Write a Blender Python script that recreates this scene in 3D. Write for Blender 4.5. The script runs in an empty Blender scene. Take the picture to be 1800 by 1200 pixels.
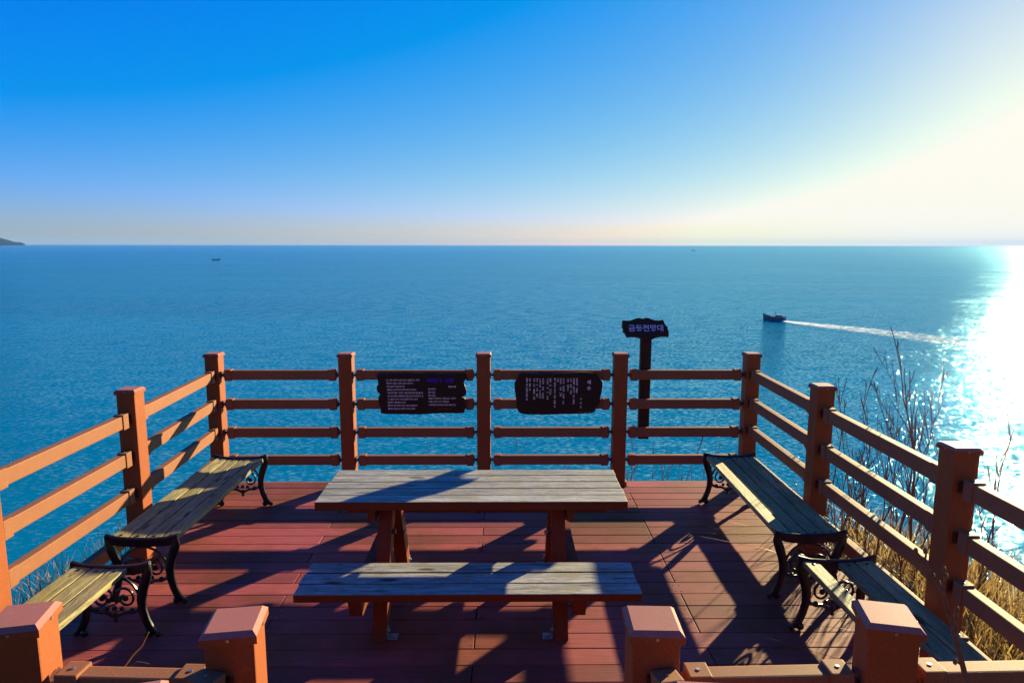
import bpy, bmesh, math, random
import numpy as np
from mathutils import Vector, Matrix

SC = bpy.context.scene
COL = SC.collection
R = math.radians

# ------------------------------------------------------------------ camera
CAM_Z = 2.2
F_PX, PITCH, ROLL, YAW = 1170.97, R(8.24477), R(-0.08565), R(0.59364)
cam_d = bpy.data.cameras.new('camera')
cam_d.sensor_width = 36.0
cam_d.lens = F_PX / 1800 * 36
cam_d.clip_start = 0.05
cam_d.clip_end = 100000
cam = bpy.data.objects.new('camera', cam_d)
COL.objects.link(cam)
r0 = Vector((math.cos(YAW), -math.sin(YAW), 0))
f0 = Vector((math.sin(YAW), math.cos(YAW), 0))
zz = Vector((0, 0, 1))
dd = f0 * math.cos(PITCH) - zz * math.sin(PITCH)
uu = f0 * math.sin(PITCH) + zz * math.cos(PITCH)
Rt = r0 * math.cos(ROLL) - uu * math.sin(ROLL)
Up = r0 * math.sin(ROLL) + uu * math.cos(ROLL)
m = Matrix((Rt, Up, -dd)).transposed().to_4x4()
m.translation = Vector((0, 0, CAM_Z))
cam.matrix_world = m
SC.camera = cam

# ------------------------------------------------------------------ light
SUN_AZ, SUN_EL = R(40.8), R(14.2)
W = bpy.data.worlds.new('World')
SC.world = W
W.use_nodes = True
wn, wl = W.node_tree.nodes, W.node_tree.links
wn.clear()
sky = wn.new('ShaderNodeTexSky')
sky.sky_type = 'NISHITA'
sky.sun_disc = False
sky.sun_elevation = SUN_EL
sky.sun_rotation = SUN_AZ
sky.altitude = 20
sky.air_density = 1.0
sky.dust_density = 0.2
sky.ozone_density = 6.0
SKY_STRENGTH = 0.055
# colour response of the photograph to the sky: red is cut where it is weak, excess blue is pushed, highlights are held
sep = wn.new('ShaderNodeSeparateColor')
cmb = wn.new('ShaderNodeCombineColor')
wl.new(sky.outputs[0], sep.inputs[0])


def wmath(op, a, b):
    n_ = wn.new('ShaderNodeMath'); n_.operation = op
    for k_, v_ in enumerate((a, b)):
        if isinstance(v_, (int, float)):
            n_.inputs[k_].default_value = v_
        else:
            wl.new(v_, n_.inputs[k_])
    return n_.outputs[0]


sr, sg, sb = sep.outputs
wl.new(wmath('MINIMUM', wmath('MULTIPLY', wmath('POWER', wmath('MAXIMUM', wmath('SUBTRACT', sr, 0.95), 0.0), 1.0), 1.24), 6.1), cmb.inputs[0])
wl.new(wmath('MINIMUM', wmath('MULTIPLY', wmath('POWER', sg, 1.0), 0.78), 5.9), cmb.inputs[1])
exc = wmath('MULTIPLY', wmath('MAXIMUM', wmath('SUBTRACT', sb, sr), 0.0), 0.75)
wl.new(wmath('MINIMUM', wmath('ADD', wmath('MULTIPLY', wmath('POWER', sb, 0.6), 1.42), exc), 5.25), cmb.inputs[2])
bg = wn.new('ShaderNodeBackground')
bg.inputs[1].default_value = SKY_STRENGTH
wl.new(cmb.outputs[0], bg.inputs[0])
wo = wn.new('ShaderNodeOutputWorld')
wl.new(bg.outputs[0], wo.inputs[0])

sun_d = bpy.data.lights.new('sun', 'SUN')
sun_d.energy = 5.0
sun_d.angle = R(0.5)
sun_d.color = (1.0, 0.85, 0.46)
sun = bpy.data.objects.new('sun', sun_d)
COL.objects.link(sun)
sdir = Vector((math.sin(SUN_AZ) * math.cos(SUN_EL), math.cos(SUN_AZ) * math.cos(SUN_EL), math.sin(SUN_EL)))
sun.rotation_euler = sdir.to_track_quat('Z', 'Y').to_euler()

vs = SC.view_settings
vs.view_transform = 'Standard'
vs.look = 'None'
vs.exposure = 1.6
vs.gamma = 1.0
SC.cycles.use_denoising = True
SC.cycles.max_bounces = 6
SC.cycles.sample_clamp_indirect = 4.0
SC.cycles.volume_bounces = 0


# ------------------------------------------------------------------ materials
def mat(name):
    mt = bpy.data.materials.new(name)
    mt.use_nodes = True
    nt = mt.node_tree
    nt.nodes.clear()
    o = nt.nodes.new('ShaderNodeOutputMaterial')
    p = nt.nodes.new('ShaderNodeBsdfPrincipled')
    nt.links.new(p.outputs[0], o.inputs[0])
    return mt, nt, p, o


def N(nt, kind, **kw):
    n = nt.nodes.new(kind)
    for k, v in kw.items():
        if k.startswith('i_'):
            n.inputs[k[2:]].default_value = v
        else:
            setattr(n, k, v)
    return n


def coords(nt, scale, obj=True):
    tc = N(nt, 'ShaderNodeTexCoord')
    mp = N(nt, 'ShaderNodeMapping')
    mp.inputs['Scale'].default_value = scale
    nt.links.new(tc.outputs['Object'], mp.inputs[0])
    return mp.outputs[0]


def ramp(nt, src, stops, interp='LINEAR'):
    r = N(nt, 'ShaderNodeValToRGB')
    r.color_ramp.interpolation = interp
    el = r.color_ramp.elements
    while len(el) < len(stops):
        el.new(0.5)
    for e, (p, c) in zip(el, stops):
        e.position = p
        e.color = (*c, 1) if len(c) == 3 else c
    nt.links.new(src, r.inputs[0])
    return r.outputs[0]


def mix(nt, fac, a, b, mode='MIX'):
    n = N(nt, 'ShaderNodeMix', data_type='RGBA', blend_type=mode)
    for sock, v in ((n.inputs[0], fac), (n.inputs[6], a), (n.inputs[7], b)):
        if isinstance(v, (int, float)):
            sock.default_value = v
        elif isinstance(v, tuple):
            sock.default_value = (*v, 1)
        else:
            nt.links.new(v, sock)
    return n.outputs[2]


def bump(nt, src, p, strength=0.3, dist=0.002):
    b = N(nt, 'ShaderNodeBump')
    b.inputs['Strength'].default_value = strength
    b.inputs['Distance'].default_value = dist
    nt.links.new(src, b.inputs['Height'])
    nt.links.new(b.outputs[0], p.inputs['Normal'])


def noise(nt, vec, scale, detail=4, rough=0.6, w=None):
    n = N(nt, 'ShaderNodeTexNoise')
    n.inputs['Scale'].default_value = scale
    n.inputs['Detail'].default_value = detail
    n.inputs['Roughness'].default_value = rough
    nt.links.new(vec, n.inputs['Vector'])
    return n


def composite_wood(name, c1, c2, rough=0.62, spec=0.12):
    """moulded wood composite: speckled, faintly mottled"""
    mt, nt, p, o = mat(name)
    v = coords(nt, (1, 1, 1))
    n1 = noise(nt, v, 420, 2, 0.6)
    n2 = noise(nt, v, 5, 6, 0.7)
    n3 = noise(nt, v, 22, 5, 0.75)
    spk = ramp(nt, n1.outputs[0], [(0.35, tuple(x * 0.68 for x in c1)), (0.65, tuple(min(1, x * 1.25) for x in c1))])
    blot = ramp(nt, n2.outputs[0], [(0.40, (0, 0, 0)), (0.62, (1, 1, 1))])
    col = mix(nt, blot, spk, mix(nt, 0.6, spk, c2))
    # dust, rubbed spots and small stains
    col = mix(nt, ramp(nt, n3.outputs[0], [(0.60, (0, 0, 0)), (0.78, (0.5, 0.5, 0.5))]), col, tuple(min(1, x * 1.7 + .02) for x in c1))
    col = mix(nt, ramp(nt, n3.outputs[0], [(0.22, (0.6, 0.6, 0.6)), (0.36, (0, 0, 0))]), col, tuple(x * 0.4 for x in c1))
    nt.links.new(col, p.inputs['Base Color'])
    p.inputs['Roughness'].default_value = rough
    p.inputs['Specular IOR Level'].default_value = spec
    bump(nt, n1.outputs[0], p, 0.35, 0.0015)
    return mt


def grain_wood(name, c_lo, c_hi, axis='X', crack=(0.03, 0.02, 0.012), moss=None, rough=0.7, knots=True):
    """weathered timber: streaks along the axis, cracks, knots; each plank shifted by its own value"""
    mt, nt, p, o = mat(name)
    tc = N(nt, 'ShaderNodeTexCoord')
    at = N(nt, 'ShaderNodeAttribute', attribute_name='plank')
    off = N(nt, 'ShaderNodeVectorMath', operation='ADD')
    sc = N(nt, 'ShaderNodeVectorMath', operation='SCALE')
    sc.inputs['Scale'].default_value = 17.3
    nt.links.new(at.outputs['Vector'], sc.inputs[0])
    nt.links.new(tc.outputs['Object'], off.inputs[0])
    nt.links.new(sc.outputs[0], off.inputs[1])
    long, wide = 1.6, 38.0
    mp = N(nt, 'ShaderNodeMapping')
    mp.inputs['Scale'].default_value = (long, wide, wide) if axis == 'X' else (wide, long, wide)
    # warp the grain a little
    wv = noise(nt, off.outputs[0], 3.0, 2, 0.5)
    ws = N(nt, 'ShaderNodeVectorMath', operation='SCALE'); ws.inputs['Scale'].default_value = 0.09
    wa = N(nt, 'ShaderNodeVectorMath', operation='ADD')
    nt.links.new(wv.outputs['Color'], ws.inputs[0])
    nt.links.new(off.outputs[0], wa.inputs[0]); nt.links.new(ws.outputs[0], wa.inputs[1])
    nt.links.new(wa.outputs[0], mp.inputs[0])
    g = noise(nt, mp.outputs[0], 1.6, 6, 0.7)
    fine = noise(nt, mp.outputs[0], 7.0, 3, 0.6)
    col = ramp(nt, g.outputs[0], [(0.30, c_lo), (0.62, c_hi)])
    col = mix(nt, 0.35, col, ramp(nt, fine.outputs[0], [(0.3, tuple(x * 0.55 for x in c_lo)), (0.7, c_hi)]))
    cr = ramp(nt, g.outputs[0], [(0.36, (1, 1, 1)), (0.39, (0, 0, 0))])
    col = mix(nt, cr, col, crack)
    # broad grey and brown patches of weather, streaked along the board
    pmp = N(nt, 'ShaderNodeMapping')
    pmp.inputs['Scale'].default_value = (2.2, 9.0, 9.0) if axis == 'X' else (9.0, 2.2, 9.0)
    nt.links.new(off.outputs[0], pmp.inputs[0])
    pn = noise(nt, pmp.outputs[0], 1.0, 5, 0.7)
    col = mix(nt, ramp(nt, pn.outputs[0], [(0.38, (0.75, 0.75, 0.75)), (0.56, (0, 0, 0))]), col, mix(nt, 0.5, c_lo, tuple(x * 0.5 for x in c_hi)))
    if moss:
        ms = noise(nt, off.outputs[0], 9.0, 6, 0.7)
        mk = ramp(nt, ms.outputs[0], [(0.5, (0, 0, 0)), (0.68, (1, 1, 1))])
        mk2 = mix(nt, 0.55, (0, 0, 0), mk)
        col = mix(nt, mk2, col, moss)
    if knots:
        kmp = N(nt, 'ShaderNodeMapping')
        kmp.inputs['Scale'].default_value = (2.4, 8.0, 0.01) if axis == 'X' else (8.0, 2.4, 0.01)
        nt.links.new(off.outputs[0], kmp.inputs[0])
        vo = N(nt, 'ShaderNodeTexVoronoi'); vo.inputs['Scale'].default_value = 1.0
        nt.links.new(kmp.outputs[0], vo.inputs['Vector'])
        kk = ramp(nt, vo.outputs['Distance'], [(0.08, (1, 1, 1)), (0.16, (0, 0, 0))])
        col = mix(nt, kk, col, (0.07, 0.045, 0.02))
    # tone of each plank
    sv = N(nt, 'ShaderNodeSeparateXYZ')
    nt.links.new(at.outputs['Vector'], sv.inputs[0])
    tone = N(nt, 'ShaderNodeMapRange')
    tone.inputs['To Min'].default_value = 0.82
    tone.inputs['To Max'].default_value = 1.12
    nt.links.new(sv.outputs[0], tone.inputs[0])
    hv = N(nt, 'ShaderNodeHueSaturation')
    nt.links.new(tone.outputs[0], hv.inputs['Value'])
    nt.links.new(col, hv.inputs['Color'])
    nt.links.new(hv.outputs[0], p.inputs['Base Color'])
    p.inputs['Roughness'].default_value = rough
    p.inputs['Specular IOR Level'].default_value = 0.35
    bump(nt, g.outputs[0], p, 0.9, 0.006)
    return mt


M = {}
M['rail'] = composite_wood('composite_rail', (0.262, 0.104, 0.052), (0.22, 0.086, 0.042))
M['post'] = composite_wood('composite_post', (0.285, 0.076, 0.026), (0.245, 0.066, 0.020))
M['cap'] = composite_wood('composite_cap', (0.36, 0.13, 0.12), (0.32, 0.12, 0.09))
M['table_top'] = grain_wood('weathered_pine', (0.075, 0.068, 0.060), (0.50, 0.47, 0.44), 'X', moss=(0.26, 0.20, 0.07))
M['table_side'] = composite_wood('stained_timber', (0.17, 0.030, 0.012), (0.10, 0.032, 0.010), 0.55)
M['bench_wood'] = grain_wood('mossy_slat', (0.07, 0.058, 0.026), (0.46, 0.37, 0.17), 'Y', moss=(0.30, 0.25, 0.03))
M['plaque'] = grain_wood('dark_plaque', (0.012, 0.004, 0.003), (0.035, 0.010, 0.007), 'X', crack=(0.006, 0.002, 0.002), knots=False, rough=0.6)
M['sign_post'] = grain_wood('dark_post', (0.02, 0.007, 0.004), (0.055, 0.018, 0.01), 'Z' if False else 'X', crack=(0.008, 0.003, 0.002), knots=False)


def simple(name, c, rough=0.5, metal=0.0, var=0.15, scale=40):
    mt, nt, p, o = mat(name)
    v = coords(nt, (1, 1, 1))
    n = noise(nt, v, scale, 4, 0.6)
    col = ramp(nt, n.outputs[0], [(0.3, tuple(x * (1 - var) for x in c)), (0.7, tuple(min(1, x * (1 + var)) for x in c))])
    nt.links.new(col, p.inputs['Base Color'])
    p.inputs['Roughness'].default_value = rough
    p.inputs['Metallic'].default_value = metal
    bump(nt, n.outputs[0], p, 0.15, 0.001)
    return mt


M['iron'] = simple('black_cast_iron', (0.008, 0.008, 0.012), 0.28, 0.0, 0.4, 90)
M['galv'] = simple('galvanised_steel', (0.35, 0.34, 0.32), 0.4, 0.9)
M['dark_steel'] = simple('dark_bracket_steel', (0.10, 0.03, 0.022), 0.45, 0.3)
M['ink_pale'] = simple('cream_lettering', (0.85, 0.74, 0.70), 0.6)
M['ink_blue'] = simple('blue_lettering', (0.02, 0.02, 0.5), 0.5)
M['ink_rust'] = simple('rust_lettering', (0.30, 0.05, 0.01), 0.6)
M['ink_gold'] = simple('ochre_lettering', (0.30, 0.17, 0.02), 0.6)
M['ink_sign'] = simple('pale_blue_lettering', (0.50, 0.50, 0.80), 0.5)
M['bark'] = simple('twig_bark', (0.13, 0.055, 0.032), 0.8, 0, 0.4, 60)
M['bud'] = simple('twig_bud', (0.14, 0.07, 0.03), 0.8, 0, 0.4, 60)
M['hull'] = simple('boat_hull_paint', (0.07, 0.10, 0.13), 0.5, 0, 0.3, 2)
M['cabin'] = simple('boat_cabin_paint', (0.22, 0.26, 0.28), 0.5, 0, 0.3, 2)

# deck boards
mt, nt, p, o = mat('deck_board')
M['deck'] = mt
tc = N(nt, 'ShaderNodeTexCoord')
at = N(nt, 'ShaderNodeAttribute', attribute_name='plank')
sc_ = N(nt, 'ShaderNodeVectorMath', operation='SCALE'); sc_.inputs['Scale'].default_value = 9.7
ad = N(nt, 'ShaderNodeVectorMath', operation='ADD')
nt.links.new(at.outputs['Vector'], sc_.inputs[0])
nt.links.new(tc.outputs['Object'], ad.inputs[0]); nt.links.new(sc_.outputs[0], ad.inputs[1])
mp = N(nt, 'ShaderNodeMapping'); mp.inputs['Scale'].default_value = (2.5, 60, 1)
nt.links.new(ad.outputs[0], mp.inputs[0])
gr = noise(nt, mp.outputs[0], 2.0, 5, 0.65)
sp = noise(nt, tc.outputs['Object'], 300, 2, 0.5)
st = noise(nt, tc.outputs['Object'], 1.1, 6, 0.62)
c = ramp(nt, gr.outputs[0], [(0.3, (0.17, 0.030, 0.050)), (0.7, (0.35, 0.078, 0.088))])
c = mix(nt, 0.25, c, ramp(nt, sp.outputs[0], [(0.3, (0.13, 0.03, 0.018)), (0.7, (0.42, 0.12, 0.07))]))
c = mix(nt, ramp(nt, st.outputs[0], [(0.44, (0, 0, 0)), (0.62, (0.85, 0.85, 0.85))]), c, (0.13, 0.042, 0.010))
sv = N(nt, 'ShaderNodeSeparateXYZ'); nt.links.new(at.outputs['Vector'], sv.inputs[0])
tn = N(nt, 'ShaderNodeMapRange'); tn.inputs['To Min'].default_value = 0.75; tn.inputs['To Max'].default_value = 1.3
nt.links.new(sv.outputs[0], tn.inputs[0])
hv = N(nt, 'ShaderNodeHueSaturation'); nt.links.new(tn.outputs[0], hv.inputs['Value']); nt.links.new(c, hv.inputs['Color'])
nt.links.new(hv.outputs[0], p.inputs['Base Color'])
p.inputs['Roughness'].default_value = 0.6
p.inputs['Specular IOR Level'].default_value = 0.14
# fine ribs that run along each board
sy = N(nt, 'ShaderNodeSeparateXYZ'); nt.links.new(tc.outputs['Object'], sy.inputs[0])
fr = N(nt, 'ShaderNodeMath', operation='MULTIPLY'); fr.inputs[1].default_value = 2 * math.pi / 0.0121
sn = N(nt, 'ShaderNodeMath', operation='SINE')
nt.links.new(sy.outputs['Y'], fr.inputs[0]); nt.links.new(fr.outputs[0], sn.inputs[0])
hs = N(nt, 'ShaderNodeMath', operation='MULTIPLY_ADD'); hs.inputs[1].default_value = 0.25
nt.links.new(sn.outputs[0], hs.inputs[0]); nt.links.new(gr.outputs[0], hs.inputs[2])
bump(nt, hs.outputs[0], p, 0.4, 0.002)

# dry plants
def straw(name, c1, c2, trans):
    mt, nt, p, o = mat(name)
    g = N(nt, 'ShaderNodeAttribute', attribute_name='plank')
    sx = N(nt, 'ShaderNodeSeparateXYZ'); nt.links.new(g.outputs['Vector'], sx.inputs[0])
    col = ramp(nt, sx.outputs[0], [(0.0, c1), (1.0, c2)])
    nt.links.new(col, p.inputs['Base Color'])
    p.inputs['Roughness'].default_value = 0.5
    t = N(nt, 'ShaderNodeBsdfTranslucent')
    nt.links.new(col, t.inputs[0])
    mx = N(nt, 'ShaderNodeMixShader'); mx.inputs[0].default_value = trans
    nt.links.new(p.outputs[0], mx.inputs[1]); nt.links.new(t.outputs[0], mx.inputs[2])
    nt.links.new(mx.outputs[0], o.inputs[0])
    return mt
M['reed'] = straw('dry_reed', (0.12, 0.06, 0.02), (0.50, 0.35, 0.12), 0.45)
M['grass'] = straw('dry_grass', (0.16, 0.09, 0.03), (0.50, 0.30, 0.09), 0.35)
M['scrub'] = straw('hill_scrub', (0.03, 0.035, 0.012), (0.12, 0.085, 0.03), 0.2)

# ground
mt, nt, p, o = mat('hillside_soil')
M['ground'] = mt
v = coords(nt, (1, 1, 1))
n1 = noise(nt, v, 1.3, 8, 0.7)
c = ramp(nt, n1.outputs[0], [(0.3, (0.035, 0.028, 0.014)), (0.55, (0.09, 0.06, 0.028)), (0.75, (0.05, 0.055, 0.02))])
nt.links.new(c, p.inputs['Base Color'])
p.inputs['Roughness'].default_value = 0.95
bump(nt, n1.outputs[0], p, 0.8, 0.1)

# sea: slopes of the wavelets are added to the normal directly so far water keeps its roughness
mt, nt, p, o = mat('sea_water')
M['sea'] = mt
tc = N(nt, 'ShaderNodeTexCoord')
def slopes(scale_xy, rot, strength, detail):
    mp = N(nt, 'ShaderNodeMapping')
    mp.inputs['Rotation'].default_value = (0, 0, rot)
    mp.inputs['Scale'].default_value = (scale_xy[0], scale_xy[1], 1)
    nt.links.new(tc.outputs['Object'], mp.inputs[0])
    n = noise(nt, mp.outputs[0], 1.0, detail, 0.62)
    n.noise_dimensions = '2D'
    s = N(nt, 'ShaderNodeVectorMath', operation='SUBTRACT'); s.inputs[1].default_value = (0.5, 0.5, 0.5)
    nt.links.new(n.outputs['Color'], s.inputs[0])
    q = N(nt, 'ShaderNodeVectorMath', operation='MULTIPLY'); q.inputs[1].default_value = (strength[0], strength[1], 0)
    nt.links.new(s.outputs[0], q.inputs[0])
    return q.outputs[0], n
s1, na = slopes((1.3, 3.0), R(8), (2.3, 1.4), 4)
s2, nb = slopes((0.16, 0.4), R(-14), (0.35, 0.5), 3)
add = N(nt, 'ShaderNodeVectorMath', operation='ADD'); nt.links.new(s1, add.inputs[0]); nt.links.new(s2, add.inputs[1])
wind = noise(nt, coords(nt, (0.006, 0.035, 1)), 1.0, 3, 0.55)      # long wind streaks: calmer and rougher water
wr = N(nt, 'ShaderNodeMapRange'); wr.inputs['From Min'].default_value = 0.35; wr.inputs['From Max'].default_value = 0.65
wr.inputs['To Min'].default_value = 0.75; wr.inputs['To Max'].default_value = 1.2
nt.links.new(wind.outputs[0], wr.inputs[0])
wsc = N(nt, 'ShaderNodeVectorMath', operation='SCALE'); nt.links.new(add.outputs[0], wsc.inputs[0]); 
geo_len = N(nt, 'ShaderNodeVectorMath', operation='LENGTH'); nt.links.new(tc.outputs['Object'], geo_len.inputs[0])   # open water lies flatter than the chop by the cliff
lg = N(nt, 'ShaderNodeMath', operation='LOGARITHM'); lg.inputs[1].default_value = 10; nt.links.new(geo_len.outputs['Value'], lg.inputs[0])
fr_ = N(nt, 'ShaderNodeMapRange'); fr_.inputs['From Min'].default_value = 1.9; fr_.inputs['From Max'].default_value = 3.5
fr_.inputs['To Min'].default_value = 1.0; fr_.inputs['To Max'].default_value = 0.33
nt.links.new(lg.outputs[0], fr_.inputs[0])
wm = N(nt, 'ShaderNodeMath', operation='MULTIPLY'); nt.links.new(wr.outputs[0], wm.inputs[0]); nt.links.new(fr_.outputs[0], wm.inputs[1])
nt.links.new(wm.outputs[0], wsc.inputs['Scale'])
ad2 = N(nt, 'ShaderNodeVectorMath', operation='ADD'); ad2.inputs[1].default_value = (0, 0, 1); nt.links.new(wsc.outputs[0], ad2.inputs[0])
nm = N(nt, 'ShaderNodeVectorMath', operation='NORMALIZE'); nt.links.new(ad2.outputs[0], nm.inputs[0])
pt = noise(nt, coords(nt, (0.004, 0.012, 1)), 1.0, 3, 0.5)
wc = ramp(nt, pt.outputs[0], [(0.35, (0.0, 0.135, 0.26)), (0.7, (0.0, 0.175, 0.33))])
nt.nodes.remove(p)
df = N(nt, 'ShaderNodeBsdfDiffuse'); nt.links.new(wc, df.inputs['Color'])
gl = N(nt, 'ShaderNodeBsdfGlossy'); gl.inputs['Color'].default_value = (0.30, 0.66, 0.86, 1); gl.inputs['Roughness'].default_value = 0.07
fr = N(nt, 'ShaderNodeFresnel'); fr.inputs['IOR'].default_value = 1.15
for q in (gl, fr):
    nt.links.new(nm.outputs[0], q.inputs['Normal'])
rf = N(nt, 'ShaderNodeMapRange'); rf.inputs['From Min'].default_value = 2.0; rf.inputs['From Max'].default_value = 3.2
rf.inputs['To Min'].default_value = 0.04; rf.inputs['To Max'].default_value = 0.13
nt.links.new(lg.outputs[0], rf.inputs[0]); nt.links.new(rf.outputs[0], gl.inputs['Roughness'])
mxs = N(nt, 'ShaderNodeMixShader')
nt.links.new(fr.outputs[0], mxs.inputs[0]); nt.links.new(df.outputs[0], mxs.inputs[1]); nt.links.new(gl.outputs[0], mxs.inputs[2])
nt.links.new(mxs.outputs[0], o.inputs[0])

# foam of the wake
mt, nt, p, o = mat('wake_foam')
M['foam'] = mt
n1 = noise(nt, coords(nt, (0.5, 1, 1)), 0.9, 6, 0.75)
p.inputs['Base Color'].default_value = (0.75, 0.78, 0.8, 1)
p.inputs['Roughness'].default_value = 0.8
gat = N(nt, 'ShaderNodeAttribute', attribute_name='plank')
gx = N(nt, 'ShaderNodeSeparateXYZ'); nt.links.new(gat.outputs['Vector'], gx.inputs[0])
sm = N(nt, 'ShaderNodeMath', operation='ADD'); nt.links.new(n1.outputs[0], sm.inputs[0]); nt.links.new(gx.outputs[0], sm.inputs[1])
al = ramp(nt, sm.outputs[0], [(0.72, (0, 0, 0)), (1.0, (1, 1, 1))])
nt.links.new(al, p.inputs['Alpha'])

M['island'] = simple('hazed_island_forest', (0.018, 0.045, 0.065), 1.0, 0, 0.4, 0.01)  # dark forest colour, lifted and blued to carry some of the distance haze
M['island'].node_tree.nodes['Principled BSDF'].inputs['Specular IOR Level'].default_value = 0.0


# ------------------------------------------------------------------ geometry helpers
rng = random.Random(7)


class MB:
    """collects shapes, becomes ONE mesh object"""
    def __init__(s):
        s.v, s.f, s.p, s.mi = [], [], [], []
        s.cur = (0.5, 0.5, 0.5)
        s.m = 0

    def add(s, vs, fs):
        b = len(s.v)
        s.v += [tuple(x) for x in vs]
        s.f += [tuple(b + i for i in f) for f in fs]
        s.p += [s.cur] * len(vs)
        s.mi += [s.m] * len(fs)

    def box(s, x0, x1, y0, y1, z0, z1, c=0.0, rot=0.0, piv=None, mtx=None, top_m=None):
        """box with chamfered edges"""
        if c <= 0:
            vs = [(x, y, z) for x in (x0, x1) for y in (y0, y1) for z in (z0, z1)]
            fs = [(0, 1, 3, 2), (4, 6, 7, 5), (0, 4, 5, 1), (2, 3, 7, 6), (0, 2, 6, 4), (1, 5, 7, 3)]
            tops = [5]
        else:
            bm = bmesh.new()
            bmesh.ops.create_cube(bm, size=1)
            for v in bm.verts:
                v.co = Vector((x0 + (v.co.x + .5) * (x1 - x0), y0 + (v.co.y + .5) * (y1 - y0), z0 + (v.co.z + .5) * (z1 - z0)))
            bmesh.ops.bevel(bm, geom=bm.edges[:], offset=c, segments=2, profile=0.6, affect='EDGES')
            bm.verts.index_update(); bm.normal_update()
            vs = [v.co.copy() for v in bm.verts]
            fs = [[v.index for v in f.verts] for f in bm.faces]
            tops = [i for i, f in enumerate(bm.faces) if f.normal.z > 0.5]
            bm.free()
        if rot:
            pv = Vector(piv or ((x0 + x1) / 2, (y0 + y1) / 2, 0))
            mr = Matrix.Rotation(rot, 4, 'Z')
            vs = [mr @ (Vector(v) - pv) + pv for v in vs]
        if mtx is not None:
            vs = [mtx @ Vector(v) for v in vs]
        nf = len(s.f)
        s.add(vs, fs)
        if top_m is not None:
            for i in tops:
                s.mi[nf + i] = top_m

    def prism(s, pts, y0, y1, mtx=None):
        """outline in XZ extruded along Y"""
        n = len(pts)
        vs = [(x, y0, z) for x, z in pts] + [(x, y1, z) for x, z in pts]
        if mtx is not None:
            vs = [mtx @ Vector(v) for v in vs]
        fs = [tuple(range(n))] + [tuple(range(2 * n - 1, n - 1, -1))]
        fs += [(i, i + n, (i + 1) % n + n, (i + 1) % n) for i in range(n)]
        s.add(vs, fs)

    def tube(s, pts, rad, sides=6, sq=1.0, cap=True, closed=False):
        pts = [Vector(p_) for p_ in pts]
        n = len(pts)
        if not isinstance(rad, (list, tuple)):
            rad = [rad] * n
        prev = None
        vs = []
        for i, p_ in enumerate(pts):
            t = (pts[min(i + 1, n - 1)] - pts[max(i - 1, 0)])
            if t.length < 1e-9:
                t = Vector((0, 0, 1))
            t.normalize()
            if prev is None:
                a = t.cross(Vector((0, 1, 0)))
                if a.length < 0.1:
                    a = t.cross(Vector((1, 0, 0)))
            else:
                a = prev - t * prev.dot(t)
            a.normalize(); prev = a
            b = t.cross(a)
            for k in range(sides):
                an = 2 * math.pi * (k + .5) / sides
                vs.append(p_ + a * math.cos(an) * rad[i] + b * math.sin(an) * rad[i] * sq)
        fs = []
        for i in range(n - 1):
            for k in range(sides):
                k2 = (k + 1) % sides
                fs.append((i * sides + k, i * sides + k2, (i + 1) * sides + k2, (i + 1) * sides + k))
        if cap:
            fs.append(tuple(range(sides - 1, -1, -1)))
            fs.append(tuple(range((n - 1) * sides, n * sides)))
        s.add(vs, fs)

    def ball(s, c, r, sc=(1, 1, 1), seg=8, rings=5):
        vs = [(c[0], c[1], c[2] - r * sc[2])]
        for i in range(1, rings):
            th = math.pi * i / rings
            for k in range(seg):
                ph = 2 * math.pi * k / seg
                vs.append((c[0] + r * sc[0] * math.sin(th) * math.cos(ph), c[1] + r * sc[1] * math.sin(th) * math.sin(ph), c[2] - r * sc[2] * math.cos(th)))
        vs.append((c[0], c[1], c[2] + r * sc[2]))
        fs = [(0, 1 + (k + 1) % seg, 1 + k) for k in range(seg)]
        for i in range(rings - 2):
            for k in range(seg):
                a = 1 + i * seg
                fs.append((a + k, a + (k + 1) % seg, a + seg + (k + 1) % seg, a + seg + k))
        a = 1 + (rings - 2) * seg
        fs += [(a + k, a + (k + 1) % seg, len(vs) - 1) for k in range(seg)]
        s.add(vs, fs)

    def build(s, name, mats, parent=None, smooth=False):
        me = bpy.data.meshes.new(name)
        me.from_pydata(s.v, [], s.f)
        a = me.attributes.new('plank', 'FLOAT_VECTOR', 'POINT')
        a.data.foreach_set('vector', np.array(s.p, dtype=np.float32).ravel())
        for mm in (mats if isinstance(mats, (list, tuple)) else [mats]):
            me.materials.append(mm)
        me.polygons.foreach_set('material_index', s.mi)
        if smooth:
            me.polygons.foreach_set('use_smooth', [True] * len(s.f))
            try:
                me.set_sharp_from_angle(angle=R(40))
            except Exception:
                pass
        me.update()
        ob = bpy.data.objects.new(name, me)
        COL.objects.link(ob)
        if parent:
            ob.parent = parent
        return ob


def tag(o, label=None, cat=None, group=None, kind=None):
    if label: o['label'] = label
    if cat: o['category'] = cat
    if group: o['group'] = group
    if kind: o['kind'] = kind
    return o


def empty(name, loc=(0, 0, 0), rz=0.0):
    o = bpy.data.objects.new(name, None)
    o.location = loc
    o.rotation_euler = (0, 0, rz)
    COL.objects.link(o)
    return o


def rnd3():
    return (rng.random(), rng.random(), rng.random())


# ------------------------------------------------------------------ terrain, sea, far land
DX0, DX1, DY1 = -2.78, 2.42, 6.0
STAIR_Y = 1.5


def smooth(a, b, x):
    t = min(1, max(0, (x - a) / (b - a)))
    return t * t * (3 - 2 * t)


def hnoise(x, y):
    return (math.sin(x * 1.7 + y * .6) + math.sin(y * 2.3 - x * .9 + 1.3) * .7 + math.sin(x * 4.1 + y * 3.3) * .3) * 0.12


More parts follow.
